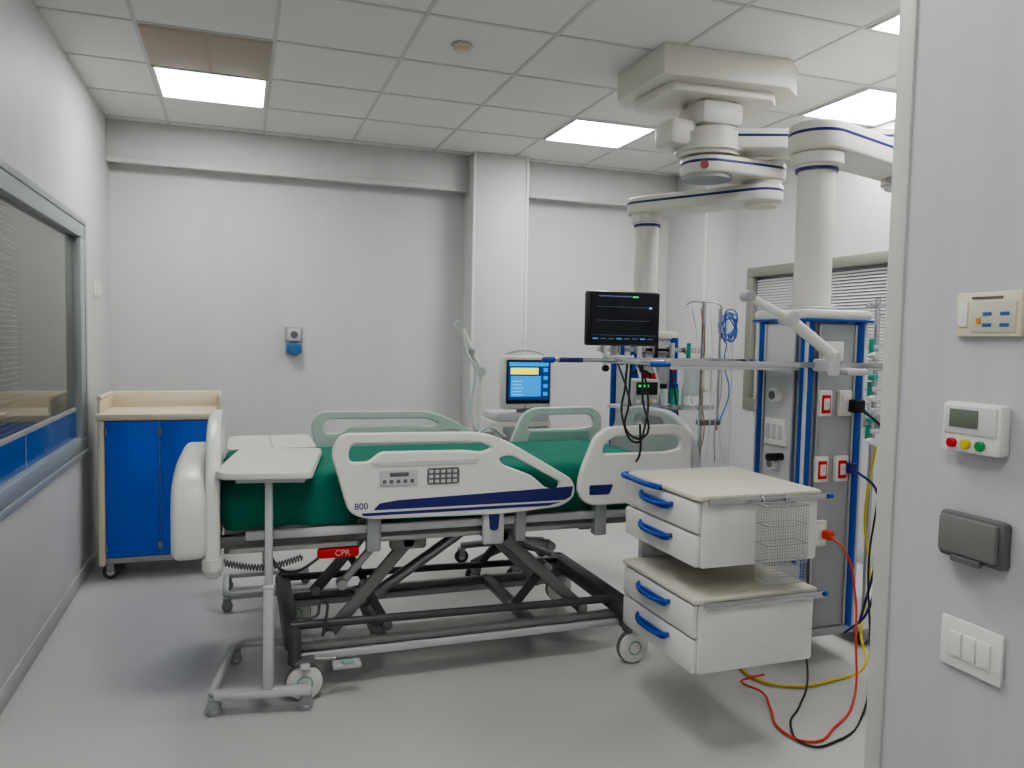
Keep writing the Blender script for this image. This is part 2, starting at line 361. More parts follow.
L_h2=rnd([(1.06,.985),(1.12,.995),(1.36,.865),(1.35,.83),(1.29,.84),(1.22,.90),(1.08,.955)],.02)
R_out=rnd([(1.455,.90),(1.53,1.075),(1.60,1.11),(1.97,1.115),(2.03,1.07),(2.035,.80),(1.97,.75),(1.50,.75),(1.445,.80)],[.1,.06,.06,.05,.06,.06,.06,.05,.06])
R_h=rnd([(1.57,1.03),(1.62,1.065),(1.95,1.068),(1.98,1.04),(1.975,1.0),(1.90,.985),(1.63,.985),(1.56,.985)],.02)
def siderails(y,tag,m,sgn):
    plate(bed,'side_rail_foot_'+tag,[L_out,L_h1,L_h2],.036,m,MXZ(y),.008)
    plate(bed,'side_rail_head_'+tag,[R_out,R_h],.036,m,MXZ(y),.008)
    s=y-sgn*.019
    plate(bed,'stripe_dark_'+tag,[rnd([(.545,.812),(.62,.822),(1.418,.845),(1.408,.80),(1.38,.785),(.52,.785)],.006)],.003,NAVY,MXZ(s),.0005)
    plate(bed,'stripe_lower_'+tag,[rnd([(.47,.774),(1.36,.776),(1.30,.763),(.48,.762)],.004)],.003,NAVY,MXZ(s),.0005)
    plate(bed,'stripe_head_'+tag,[rnd([(1.50,.845),(1.62,.845),(1.60,.80),(1.50,.80)],.008)],.003,NAVY,MXZ(s),.0005)
    plate(bed,'grip_foot_'+tag,[rnd([(.50,.985),(.98,.985),(.96,.965),(.53,.965)],.01)],.005,LGREY,MXZ(s),.001)
siderails(YN,'near',WHITE,1); siderails(YF,'far',PGREEN,-1)
plate(bed,'grip_inner_far',[rnd([(.52,.97),(1.0,.97),(.98,.93),(.55,.93)],.012)],.006,SEAG,MXZ(YF-.019),.001)
plate(bed,'grip_inner_far_head',[rnd([(1.58,.97),(1.95,.97),(1.95,.92),(1.56,.92)],.012)],.006,SEAG,MXZ(YF-.019),.001)
yp=YN-.0205
plate(bed,'control_panel_left',[rnd([(.545,.950),(.705,.950),(.705,.885),(.545,.885)],.012)],.008,LGREY,MXZ(yp),.002)
plate(bed,'control_panel_right',[rnd([(.745,.952),(.885,.952),(.885,.883),(.745,.883)],.012)],.008,DGREY,MXZ(yp),.002)
box(bed,'control_display',(.585,yp-.006,.922),(.665,yp-.003,.940),DGREY,.002)
for i in range(5): box(bed,'key_l_%d'%i,(.556+i*.029,yp-.006,.895),(.572+i*.029,yp-.003,.910),DGREY,.002)
for j in range(3):
    for i in range(5): box(bed,'key_r_%d%d'%(i,j),(.752+i*.026,yp-.006,.889+j*.021),(.769+i*.026,yp-.003,.902+j*.021),LGREY,.002)
text(bed,'rail_marking','800',.038,NAVY,Matrix.Translation((.47,YN-.0185,.802))@Matrix.Rotation(math.pi/2,4,'X'),ex=.001)
F_out=rnd([(3.14,.60),(3.13,.95),(3.22,1.07),(3.42,1.15),(3.88,1.15),(4.10,1.07),(4.18,.95),(4.17,.60)],[.03,.12,.12,.12,.12,.12,.12,.03])
F_h=rnd([(3.46,1.06),(3.5,1.10),(3.80,1.10),(3.84,1.06),(3.80,1.04),(3.5,1.04)],.02)
plate(bed,'foot_board',[F_out,F_h],.055,WHITE,MYZ(-.10),.016)
F2=rnd([(3.115,.63),(3.10,.84),(3.15,.935),(3.30,.975),(3.42,.985),(3.88,.985),(4.02,.975),(4.16,.935),(4.20,.84),(4.19,.63)],[.05,.12,.1,.1,.1,.1,.1,.1,.12,.05])
plate(bed,'foot_board_shell',[F2],.125,WHITE,MYZ(-.185),.03)
plate(bed,'head_board',[[(p[0]*.86+.51,p[1]) for p in F_out],[(p[0]*.86+.51,p[1]) for p in F_h]],.045,LGREY,MYZ(2.10),.014)
for k,y in enumerate((3.17,4.12)):
    cyl(bed,'corner_bumper_%d'%(k+1),(-.10,y,.575),(-.10,y,.635),.04,WHITE2,bev=.008)
    cyl(bed,'corner_bumper_roll_%d'%(k+1),(-.10,y,.55),(-.10,y,.60),.032,LGREY,bev=.008)
    cyl(bed,'corner_post_%d'%(k+1),(-.10,y,.60),(-.10,y,.70),.02,DARK)
    cyl(bed,'head_bumper_%d'%(k+1),(2.05,y+(-.5+k)*-.1,.58),(2.05,y+(-.5+k)*-.1,.66),.035,LGREY,bev=.008)
    box(bed,'board_bracket_%d'%(k+1),(-.10,(3.24,4.02)[k],.65),(-.02,(3.28,4.06)[k],.69),DARK,.004)
    box(bed,'head_bracket_%d'%(k+1),(1.95,(3.30,3.98)[k],.64),(2.12,(3.36,4.04)[k],.69),DARK,.004)
WXR=1.735
for k,y in enumerate((3.28,3.96)):
    tube(bed,'base_tube_%d'%(k+1),[(.20,y,.285),(1.74,y,.26)],.018,DARK,sharp=True)
    box(bed,'base_channel_%d'%(k+1),(.24,y-.03,.135),(1.74,y+.02,.170),LGREY,.008)
    box(bed,'base_channel_dark_%d'%(k+1),(.22,y-.025,.175),(1.76,y+.025,.205),BROWN,.01)
for k,x in enumerate((.55,1.25)): box(bed,'base_cross_%d'%(k+1),(x,3.27,.165),(x+.06,4.0,.205),BROWN,.012)
box(bed,'base_end_left',(.17,3.20,.20),(.24,4.06,.29),DARK,.025)
box(bed,'base_end_right',(1.68,3.18,.20),(1.77,4.06,.28),DARK,.025)
for k,y in enumerate((3.20,4.02)):
    cyl(bed,'end_cap_l%d'%k,(.21,y,.15),(.21,y,.30),.026,DARK,bev=.006); cyl(bed,'end_cap_r%d'%k,(WXR-.01,y,.15),(WXR-.01,y,.28),.026,DARK,bev=.006)
tube(bed,'drip_rail',[(.33,3.25,.24),(.32,3.22,.40),(.30,3.22,.34),(.22,3.22,.34)],.006,DARK)
def arm(name,p,q,y,w=.03,h=.055,m=BROWN):
    p=Vector((p[0],0,p[1])); q=Vector((q[0],0,q[1])); d=q-p; L=d.length; a=math.atan2(d.z,d.x)
    M=Matrix.Translation((p.x,y,p.z))@Matrix.Rotation(-a,4,'Y')
    box(bed,name,(-.02,-w/2,-h/2),(L+.02,w/2,h/2),m,.01,M)
    cyl(bed,name+'_pin1',(p.x,y-.03,p.z),(p.x,y+.03,p.z),.022,STEEL); cyl(bed,name+'_pin2',(q.x,y-.03,q.z),(q.x,y+.03,q.z),.022,STEEL)
for k,y in enumerate((3.32,3.93)):
    arm('lift_arm_a%d'%k,(.36,.22),(.70,.60),y)
    arm('lift_arm_b%d'%k,(.62,.22),(.52,.40),y+.05,h=.04,m=DARK)
    arm('lift_arm_c%d'%k,(.56,.58),(.42,.42),y+.05,h=.035,m=STEEL)
    arm('lift_arm_d%d'%k,(1.55,.22),(1.14,.60),y)
    arm('lift_arm_e%d'%k,(1.22,.24),(1.38,.42),y+.05,h=.04,m=DARK)
    arm('lift_arm_f%d'%k,(1.10,.60),(1.40,.52),y+.05,h=.035,m=STEEL)
    box(bed,'lift_head_a%d'%k,(.62,y-.03,.57),(.78,y+.03,.63),BROWN,.012)
    box(bed,'lift_head_d%d'%k,(1.06,y-.03,.57),(1.24,y+.03,.63),BROWN,.012)
box(bed,'lift_cross_1',(.64,3.32,.58),(.70,3.95,.62),BROWN,.01); box(bed,'lift_cross_2',(1.14,3.32,.58),(1.20,3.95,.62),BROWN,.01)
cyl(bed,'lift_actuator',(.55,3.62,.24),(1.05,3.62,.56),.026,STEEL)
cyl(bed,'lift_actuator_2',(1.45,3.62,.26),(1.15,3.62,.56),.026,GREY)
box(bed,'motor_housing',(.82,3.5,.57),(1.00,3.78,.62),DARK,.02)
box(bed,'cpr_handle',(.30,3.19,.583),(.47,3.225,.626),RED,.012)
text(bed,'cpr_label','CPR',.034,mat('label_pink',(240,170,170),.4),Matrix.Translation((.40,3.188,.605))@Matrix.Rotation(math.pi/2,4,'X'))
pts=[]
for i in range(240):
    t=i/239; a=t*2*math.pi*26; pts.append((-.06+.30*t,3.19+.011*math.cos(a),.60-.03*math.sin(t*math.pi)+.012*math.sin(a)))
tube(bed,'coiled_cable',pts,.003,DGREY,sharp=True)
tube(bed,'hanging_cable',[(.10,3.3,.62),(.18,3.27,.52),(.30,3.27,.56),(.36,3.3,.62)],.006,DARK)
def bigwheel(n,x,y):
    cyl(bed,n+'_tyre',(x,y-.016,.077),(x,y+.016,.077),.077,WRUB,bev=.006,n=36)
    for s in(-1,1):
        lathe(bed,n+('_cover_a' if s<0 else '_cover_b'),[(.073,0),(.071,.007),(.04,.013),(.012,.014)],(x,y+s*.016,.077),(0,s,0),WHITE)
        cyl(bed,n+('_ring_a' if s<0 else '_ring_b'),(x,y+s*.024,.077),(x,y+s*.0305,.077),.034,SEAG)
        cyl(bed,n+('_hub_a' if s<0 else '_hub_b'),(x,y+s*.026,.077),(x,y+s*.032,.077),.026,WHITE)
    box(bed,n+'_fork',(x-.045,y-.035,.145),(x+.045,y+.035,.175),DGREY,.015)
    box(bed,n+'_pedal',(x-.02,y-.07,.15),(x+.02,y-.03,.165),LGREY,.005)
    cyl(bed,n+'_axle',(x,y-.03,.077),(x,y+.03,.077),.012,STEEL)
for k,(x,y) in enumerate(((.25,3.20),(WXR,3.14),(.27,4.03),(WXR,4.03))): bigwheel('castor_%d'%(k+1),x,y)
box(bed,'foot_pedal',(.36,3.16,.12),(.48,3.22,.145),LGREY,.01)
box(bed,'foot_pedal_green',(.40,3.155,.143),(.45,3.19,.157),SEAG,.005)
tube(bed,'pedal_arm',[(.27,3.22,.16),(.38,3.22,.15)],.008,STEEL)
# ---------------------------------------------------------------- overbed tables
def overbed(x,y,rot,top_z,wx,ly,flip=1,split=False,cxo=-.02):
    t=empty('overbed_table',(x,y,0))
    M=Matrix.Translation((x,y,0))@Matrix.Rotation(rot,4,'Z')@Matrix.Diagonal((1,flip,1,1))
    def P(a): return tuple(M@Vector(a))
    O=rnd([(-wx/2,-ly/2+.06),(-wx/2+.05,-ly/2),(wx/2,-ly/2),(wx/2,ly/2),(-wx/2,ly/2)],.04)
    plate(t,'top',[O],.022,WHITE2,M@Matrix.Translation((0,0,top_z-.011)),.006)
    plate(t,'top_edge',[[(p[0]*1.02,p[1]*1.015) for p in O]],.012,LGREY,M@Matrix.Translation((0,0,top_z-.020)),.004)
    if split: box(t,'top_split',(-.004,-ly/2,top_z-.0005),(.004,ly/2,top_z+.001),GREY,0,M)
    yc=-ly/2+.07
    box(t,'under_bracket',(cxo-.12,yc-.04,top_z-.045),(cxo+.14,yc+.05,top_z-.026),LGREY,.006,M)
    box(t,'column_outer',(cxo-.02,yc-.028,.10),(cxo+.02,yc+.028,.52),LGREY,.008,M)
    box(t,'column_inner',(cxo-.014,yc-.02,.50),(cxo+.014,yc+.02,top_z-.03),LGREY,.006,M)
    box(t,'column_collar',(cxo-.023,yc-.030,.50),(cxo+.023,yc+.030,.52),LGREY,.006,M)
    tube(t,'base_frame',[P((wx/2-.02,ly/2-.1,.085)),P((-wx/2+.03,ly/2-.1,.085)),P((-wx/2-.01,ly/2-.16,.085)),P((-wx/2-.01,yc+.02,.085)),P((-wx/2+.02,yc-.01,.085)),P((wx/2,yc-.01,.085))],.018,LGREY,sharp=True)
    box(t,'base_plate',(-wx/2,yc-.035,.07),(wx/2,yc+.025,.10),LGREY,.01,M)
    for k,(a,b) in enumerate(((-wx/2,yc-.0),(wx/2-.02,yc-.0),(-wx/2+.0,ly/2-.12),(wx/2-.03,ly/2-.1))):
        q=M@Vector((a,b,0)); caster(t,'caster_%d'%(k+1),q.x,q.y,.028,GREY,.012,.03)
overbed(.13,3.40,math.radians(-9),.972,.37,.68,cxo=.020)
overbed(.165,4.53,0,.900,.46,.56,flip=-1,split=True)
# ---------------------------------------------------------------- ventilator
v=empty('ventilator',(1.66,4.6,0))
box(v,'screen_housing',(1.535,4.52,1.06),(1.875,4.60,1.40),WHITE2,.03)
box(v,'screen_bezel',(1.562,4.512,1.10),(1.855,4.525,1.375),BLACK,.006)
box(v,'screen',(1.572,4.509,1.125),(1.845,4.514,1.365),SCRD,.001)
box(v,'screen_header',(1.577,4.507,1.335),(1.84,4.510,1.36),SCRB,0)
box(v,'screen_yellow_panel',(1.587,4.506,1.285),(1.77,4.510,1.325),SCRY,0)
box(v,'screen_blue_panel',(1.587,4.506,1.145),(1.79,4.510,1.275),SCRB,0)
for k in range(5): box(v,'screen_line_%d'%k,(1.60,4.504,1.155+k*.021),(1.67-.01*(k%2),4.507,1.159+k*.021),SCRC,0)
for k in range(4): box(v,'screen_value_%d'%k,(1.805,4.506,1.15+k*.05),(1.835,4.510,1.175+k*.05),SCRB,0)
cyl(v,'knob',(1.70,4.50,1.085),(1.70,4.53,1.085),.014,LGREY,n=20)
tube(v,'screen_handle',[(1.57,4.58,1.39),(1.59,4.58,1.415),(1.82,4.58,1.415),(1.84,4.58,1.39)],.01,LGREY)
box(v,'neck',(1.66,4.56,.97),(1.76,4.62,1.08),GREY,.02)
box(v,'main_unit',(1.48,4.50,.72),(1.88,4.88,.99),WHITE2,.025)
box(v,'unit_step',(1.50,4.51,.98),(1.86,4.80,1.04),LGREY,.02)
box(v,'unit_band',(1.477,4.495,.80),(1.883,4.52,.83),SEAG,.003)
box(v,'left_module',(1.42,4.52,.83),(1.50,4.72,.93),LGREY,.015)
box(v,'unit_front',(1.54,4.492,.86),(1.84,4.505,.96),GREY,.006)
cyl(v,'stand_column',(1.70,4.68,.16),(1.70,4.68,.74),.05,WHITE2)
for k,(x,y) in enumerate(((1.36,4.50),(1.60,4.42),(1.93,4.47),(1.40,4.90),(1.98,4.90))):
    tube(v,'leg_%d'%k,[(1.70,4.68,.16),((1.70+x)/2,(4.68+y)/2,.15),(x,y,.115)],.022,DGREY)
    caster(v,'caster_%d'%k,x,y,.045,RUB,.02,.03)
cyl(v,'arm_post',(1.38,4.55,.80),(1.405,4.55,1.30),.018,WHITE)
tube(v,'arm_clamp',[(1.38,4.55,.86),(1.45,4.58,.87)],.014,GREY)
cyl(v,'arm_upper',(1.405,4.55,1.30),(1.25,4.50,1.58),.020,WHITE)
cyl(v,'arm_joint',(1.405,4.52,1.30),(1.405,4.58,1.30),.028,LGREY)
cyl(v,'arm_tip',(1.25,4.48,1.58),(1.25,4.53,1.58),.03,LGREY,bev=.004)
cyl(v,'arm_mid_joint',(1.33,4.50,1.42),(1.345,4.56,1.42),.02,GREY)
tube(v,'breathing_hose',[(1.27,4.5,1.55),(1.30,4.48,1.40),(1.35,4.48,1.32),(1.33,4.5,1.1),(1.36,4.5,.95),(1.45,4.55,.90)],.009,CLEAR)
tube(v,'breathing_hose_2',[(1.50,4.52,.88),(1.35,4.47,.83),(1.42,4.46,.96),(1.55,4.48,.90)],.011,CLEAR)
# ---------------------------------------------------------------- ceiling pendant (front)
CX,CY=2.44,3.72
def stadium(p,q,r0,r1,n=12):
    p,q=Vector(p),Vector(q); a=math.atan2((q-p).y,(q-p).x); o=[]
    for i in range(n+1):
        t=a+math.pi/2+math.pi*i/n; o.append((p.x+r0*math.cos(t),p.y+r0*math.sin(t)))
    for i in range(n+1):
        t=a-math.pi/2+math.pi*i/n; o.append((q.x+r1*math.cos(t),q.y+r1*math.sin(t)))
    return o
def beam(parent,name,p,q,r0,r1,z0,z1):
    plate(parent,name,[stadium(p,q,r0,r1)],z1-z0,WHITE2,MXY((z0+z1)/2),.016)
    plate(parent,name+'_stripe',[stadium(p,q,r0+.0015,r1+.0015)],.014,NAVY,MXY(z0*.35+z1*.65),.001)
pd=empty('medical_supply_pendant',(CX,CY,H))
plate(pd,'mount_box',[rnd([(2.0,3.47),(2.73,3.42),(2.86,3.52),(2.88,3.96),(2.78,4.04),(2.10,4.08),(2.0,3.98)],.02)],.15,WHITE2,MXY(H-.075),.006)
plate(pd,'mount_step',[rnd([(2.10,3.55),(2.70,3.51),(2.78,3.60),(2.79,3.90),(2.70,3.97),(2.14,4.0),(2.08,3.92)],.03)],.05,WHITE2,MXY(H-.17),.006)
cyl(pd,'neck',(CX,CY,2.62),(CX,CY,2.83),.125,WHITE2,bev=.01,n=40)
box(pd,'neck_cover',(CX-.13,CY-.14,2.67),(CX+.13,CY+.13,2.80),WHITE2,.03)
cyl(pd,'neck_ring',(CX,CY,2.648),(CX,CY,2.668),.15,GREY,n=40)
cyl(pd,'hub',(CX,CY,2.52),(CX,CY,2.655),.185,WHITE2,bev=.02,n=40)
box(pd,'brake_housing',(CX-.28,CY-.08,2.56),(CX-.12,CY+.12,2.70),WHITE2,.03)
J1=(3.42,3.30); P1=(2.60,3.04)
beam(pd,'upper_arm',(CX,CY),J1,.13,.12,2.545,2.655)
cyl(pd,'elbow',(J1[0],J1[1],2.36),(J1[0],J1[1],2.67),.125,WHITE2,bev=.02,n=36)
beam(pd,'lower_arm',J1,P1,.12,.135,2.41,2.545)
cyl(pd,'post_head',(P1[0],P1[1],2.34),(P1[0],P1[1],2.42),.12,WHITE2,bev=.015,n=36)
cyl(pd,'post_ring',(P1[0],P1[1],2.326),(P1[0],P1[1],2.342),.098,NAVY,n=36)
cyl(pd,'post',(P1[0],P1[1],1.62),(P1[0],P1[1],2.34),.086,WHITE2,n=40)
cyl(pd,'post_collar',(P1[0],P1[1],1.66),(P1[0],P1[1],1.69),.115,LGREY,bev=.008,n=40)
x0,x1,y0,y1,z0,z1=2.43,2.78,2.86,3.22,.15,1.62
box(pd,'column_core',(x0+.02,y0+.02,z0),(x1-.02,y1-.02,z1),LGREY,.01)
box(pd,'column_cap',(x0-.015,y0-.015,z1),(x1+.015,y1+.015,z1+.045),WHITE2,.015)
box(pd,'column_cap_band',(x0-.018,y0-.018,z1-.010),(x1+.018,y1+.018,z1+.003),BLUE,.004)
box(pd,'column_foot',(x0,y0,z0-.02),(x1,y1,z0+.02),GREY,.01)
for k,(x,y) in enumerate(((x0,y0),(x1,y0),(x0,y1),(x1,y1))):
    sx=.03 if x==x0 else -.03; sy=.03 if y==y0 else -.03
    cyl(pd,'corner_profile_%d'%k,(x+sx,y+sy,z0),(x+sx,y+sy,z1),.030,BLUE,n=20)
    gxx=x+sx-math.copysign(.022,sx); gyy=y+sy-math.copysign(.022,sy)
    box(pd,'corner_groove_%d'%k,(gxx-.007,gyy-.007,z0+.01),(gxx+.007,gyy+.007,z1-.01),LGREY,.003)
box(pd,'front_panel',(x0+.075,y0+.002,z0+.03),(x1-.075,y0+.03,z1-.02),GREY,.004)
box(pd,'left_panel',(x0+.002,y0+.075,z0+.03),(x0+.03,y1-.075,z1-.02),LGREY,.004)
for k,x in enumerate((x0+.066,x1-.078)): box(pd,'front_track_%d'%k,(x,y0-.006,z0+.03),(x+.012,y0+.01,z1-.02),STEEL,.002)
box(pd,'left_track_1',(x0-.006,y0+.066,z0+.03),(x0+.01,y0+.078,z1-.02),STEEL,.002)
box(pd,'left_track_2',(x0-.006,y1-.078,z0+.03),(x0+.01,y1-.066,z1-.02),STEEL,.002)
def socket(n,x,z,mcap,yy=y0):
    box(pd,n+'_frame',(x-.04,yy-.018,z-.06),(x+.035,yy+.003,z+.06),WHITE2,.006)
    box(pd,n+'_insert',(x-.026,yy-.024,z-.045),(x+.022,yy-.014,z+.04),mcap,.006)
    box(pd,n+'_face',(x-.018,yy-.027,z-.028),(x+.014,yy-.02,z+.024),WHITE2,.004)
    cyl(pd,n+'_hole',(x-.002,yy-.028,z),(x-.002,yy-.024,z),.009,LGREY,n=16)
socket('socket_1',2.54,1.235,RED); socket('socket_2',2.655,1.235,WHITE)
socket('socket_3',2.535,.93,RED); socket('socket_4',2.65,.93,RED)
socket('socket_5',2.54,.63,WHITE)
box(pd,'plug_black',(2.66,y0-.07,1.195),(2.72,y0-.02,1.255),BLACK,.008)
box(pd,'plug_dark_blue',(2.66,y0-.06,.91),(2.70,y0-.02,.96),NAVY,.008)
box(pd,'label_plate',(2.52,y0-.004,1.43),(2.64,y0+.004,1.52),WHITE,.002)
for k,(y,z,r) in enumerate(((3.05,1.26,.035),(3.05,.93,.03))):
    cyl(pd,'gas_outlet_%d'%k,(x0-.03,y,z),(x0+.01,y,z),r,WHITE,bev=.004); cyl(pd,'gas_outlet_face_%d'%k,(x0-.034,y,z),(x0-.028,y,z),r*.6,DGREY)
box(pd,'triple_socket',(x0-.014,2.97,1.02),(x0+.01,3.12,1.15),WHITE,.006)
for k in range(3): box(pd,'socket_slot_%d'%k,(x0-.018,2.985+k*.045,1.05),(x0-.012,3.015+k*.045,1.12),LGREY,.003)
cyl(pd,'hose_valve',(x0-.08,3.0,.97),(x0,3.0,.97),.018,BLACK)
zz=1.40
for k,y in enumerate((2.80,3.25)): box(pd,'rail_bar_%d'%k,(1.66,y,zz),(2.84,y+.010,zz+.026),CHROME,.003)
box(pd,'rail_end_right',(2.83,2.80,zz),(2.840,3.26,zz+.026),CHROME,.003)
box(pd,'rail_end_left',(1.66,2.80,zz),(1.670,3.26,zz+.026),CHROME,.003)
box(pd,'shelf',(1.70,2.90,zz+.004),(2.38,3.22,zz+.014),LGREY,.004)
for k,y in enumerate((2.90,3.20)): box(pd,'shelf_bracket_%d'%k,(1.75,y,zz-.015),(2.44,y+.02,zz+.003),LGREY,.005)
cyl(pd,'rail_cross_long',(1.30,3.262,zz+.012),(1.67,3.256,zz+.012),.009,CHROME)
cyl(pd,'blue_grip',(1.30,3.262,zz+.012),(1.36,3.261,zz+.012),.014,BLUE,bev=.004)
cyl(pd,'blue_grip_1b',(1.38,3.262,zz+.012),(1.50,3.259,zz+.012),.012,NAVY,bev=.004)
cyl(pd,'blue_grip_2',(1.60,2.806,zz+.01),(1.69,2.806,zz+.01),.012,BLUE,bev=.004)
tube(pd,'hanging_black_cable',[(1.70,3.2,1.40),(1.64,3.1,1.30),(1.58,3.0,1.16),(1.64,2.98,1.06),(1.69,3.0,1.13),(1.75,3.1,1.30),(1.76,3.2,1.40)],.005,BLACK)
tube(pd,'hanging_black_cable_2',[(1.72,3.2,1.40),(1.66,3.1,1.22),(1.61,3.0,1.10),(1.67,2.98,1.08),(1.73,3.1,1.25),(1.78,3.2,1.40)],.005,BLACK)
tube(pd,'hanging_black_cable_3',[(1.66,2.99,1.14),(1.655,2.98,1.0),(1.64,2.98,.975)],.005,BLACK)
cyl(pd,'lamp_arm_upper',(1.985,2.70,1.70),(2.22,2.72,1.61),.018,WHITE,bev=.004)
cyl(pd,'lamp_arm_lower',(2.20,2.72,1.62),(2.46,2.72,1.455),.025,WHITE,bev=.006)
cyl(pd,'lamp_arm_joint',(2.21,2.68,1.615),(2.21,2.76,1.615),.03,LGREY,bev=.005)
cyl(pd,'lamp_arm_tip',(1.985,2.67,1.70),(1.985,2.73,1.70),.024,GREY,bev=.005)
cyl(pd,'lamp_arm_mount',(2.46,2.72,1.37),(2.46,2.72,1.475),.026,LGREY,bev=.005)
box(pd,'lamp_arm_clamp',(2.43,2.72,1.385),(2.49,2.82,1.44),LGREY,.008)
box(pd,'badge_plate',(2.54,2.72,1.37),(2.66,2.80,1.40),LGREY,.01)
box(pd,'drawer_bracket_upper',(1.95,2.86,.74),(2.45,2.94,.80),LGREY,.01)
box(pd,'drawer_bracket_lower',(1.95,2.86,.42),(2.45,2.94,.48),LGREY,.01)
box(pd,'drawer_backplate',(1.60,2.842,.40),(2.10,2.87,.90),LGREY,.006)
tube(pd,'lead_blue',[(2.68,2.80,.93),(2.75,2.74,.85),(2.79,2.76,.55),(2.77,2.78,.25),(2.70,2.84,.14)],.006,NAVY)
tube(pd,'lead_blue_2',[(2.70,2.80,1.22),(2.79,2.74,1.1),(2.80,2.74,.8),(2.79,2.76,.5),(2.75,2.80,.2)],.006,mat('dark_blue_cable',(30,44,96),.4))
tube(pd,'lead_black',[(2.70,2.80,1.21),(2.76,2.72,1.12),(2.77,2.74,.85),(2.74,2.75,.5),(2.68,2.66,.15),(2.40,2.40,.008),(2.12,2.25,.008),(2.0,2.26,.008),(2.04,2.40,.008),(2.18,2.52,.008),(2.34,2.66,.03),(2.46,2.82,.12)],.0045,BLACK)
# patient monitor
mo=empty('patient_monitor',(1.68,3.35,1.6))
Y=3.32
box(mo,'housing',(1.550,Y,1.480),(1.935,Y+.05,1.742),BLACK,.012)
box(mo,'bezel',(1.555,Y-.006,1.485),(1.93,Y+.004,1.737),BLACK,.006)
box(mo,'screen',(1.565,Y-.008,1.505),(1.918,Y-.005,1.725),SCR,.0)
dim=mat('screen_bar',(70,86,110),.3,emit=.5)
box(mo,'top_bar',(1.60,Y-.0095,1.713),(1.80,Y-.0075,1.719),dim,0)
box(mo,'alarm_text',(1.78,Y-.010,1.711),(1.81,Y-.0085,1.719),SCRG,0)
for k,(z,a,l) in enumerate(((1.665,.02,.28),(1.60,.02,.28),(1.53,.0,.34))): box(mo,'trace_%d'%k,(1.572+a,Y-.0095,z),(1.572+a+l,Y-.0078,z+.0016),dim,0)
box(mo,'value_1',(1.87,Y-.0095,1.66),(1.885,Y-.0078,1.668),SCRC,0)
for k in range(8): box(mo,'soft_key_%d'%k,(1.572+k*.042,Y-.0095,1.512),(1.60+k*.042,Y-.0078,1.517),dim if k%3 else SCRB,0)
box(mo,'mount_plate',(1.66,Y+.05,1.55),(1.80,Y+.07,1.69),GREY,.006)
cyl(mo,'mount_arm',(1.73,Y+.08,1.60),(1.73,Y+.08,1.43),.018,LGREY)
box(mo,'mount_clamp',(1.69,Y-.065,1.395),(1.77,Y+.10,1.435),LGREY,.008)
# ---------------------------------------------------------------- drawer modules
dr=empty('drawer_unit',(1.77,2.57,.3))
dx0,dx1,dy0,dy1=1.515,2.04,2.30,2.84
def unit(tag,z0,z1):
    box(dr,tag+'_carcass',(dx0+.022,dy0,z0),(dx1,dy1,z1-.02),WHITE,.012)
    box(dr,tag+'_top',(dx0-.005,dy0-.008,z1-.022),(dx1+.008,dy1+.002,z1),TOPC,.01)
    zm=(z0+z1-.02)/2
    for k,(a,b) in enumerate(((z0+.004,zm-.003),(zm+.003,z1-.026))):
        box(dr,'%s_drawer_front_%d'%(tag,k),(dx0,dy0+.006,a),(dx0+.024,dy1-.006,b),WHITE,.012)
        zc=b-.037
        O=rnd([(2.47,zc-.018),(2.46,zc+.006),(2.70,zc+.006),(2.69,zc-.018),(2.64,zc-.026),(2.52,zc-.026)],.014)
        plate(dr,'%s_handle_%d'%(tag,k),[O],.012,BLUE,MYZ(dx0-.012),.004)
        tube(dr,'%s_handle_lip_%d'%(tag,k),[(dx0,2.46,zc+.004),(dx0-.025,2.50,zc-.004),(dx0-.032,2.58,zc-.008),(dx0-.025,2.66,zc-.004),(dx0,2.70,zc+.004)],.008,BLUE)
    box(dr,tag+'_rail',(dx0+.03,dy0-.026,z1-.034),(dx1+.02,dy0-.018,z1-.010),CHROME,.002)
    for x in(dx0+.06,dx1-.06): box(dr,tag+'_rail_post_%d'%(x*100),(x,dy0-.02,z1-.03),(x+.02,dy0+.001,z1-.014),STEEL,.002)
unit('upper',.70,.965); unit('lower',.315,.595)
tube(dr,'blue_corner_grip',[(dx0+.02,2.80,.955),(dx0-.015,2.82,.955),(dx0-.025,2.74,.952),(dx0-.025,2.58,.952),(dx0-.005,2.54,.95)],.011,BLUE)
cyl(dr,'rail_end_blue',(dx1+.02,dy0-.022,.943),(dx1+.04,dy0-.022,.943),.010,BLUE)
cyl(dr,'rail_end_blue_2',(dx1+.02,dy0-.022,.573),(dx1+.035,dy0-.022,.573),.010,BLUE)
bx0,bx1,by0,by1,bz0,bz1=1.735,1.905,2.195,2.262,.66,.935
for k in range(5):
    z=bz0+(bz1-bz0)*k/4
    tube(dr,'basket_hoop_%d'%k,[(bx0,by0,z),(bx1,by0,z),(bx1,by1,z),(bx0,by1,z)],.0015 if k<4 else .003,STEEL,cyc=True,sharp=True)
bm=bmesh.new()
def wire(a,b,r=.0006):
    a,b=Vector(a),Vector(b); d=b-a; g=bmesh.ops.create_cone(bm,cap_ends=False,segments=5,radius1=r,radius2=r,depth=d.length)['verts']
    M=Matrix.Translation((a+b)/2)@d.to_track_quat('Z','Y').to_matrix().to_4x4()
    for vv in g: vv.co=M@vv.co
n=16
for i in range(n+1):
    x=bx0+(bx1-bx0)*i/n
    wire((x,by0,bz0),(x,by0,bz1)); wire((x,by1,bz0),(x,by1,bz1)); wire((x,by0,bz0),(x,by1,bz0))
for i in range(6):
    y=by0+(by1-by0)*i/5; wire((bx0,y,bz0),(bx0,y,bz1)); wire((bx1,y,bz0),(bx1,y,bz1)); wire((bx0,y,bz0),(bx1,y,bz0))
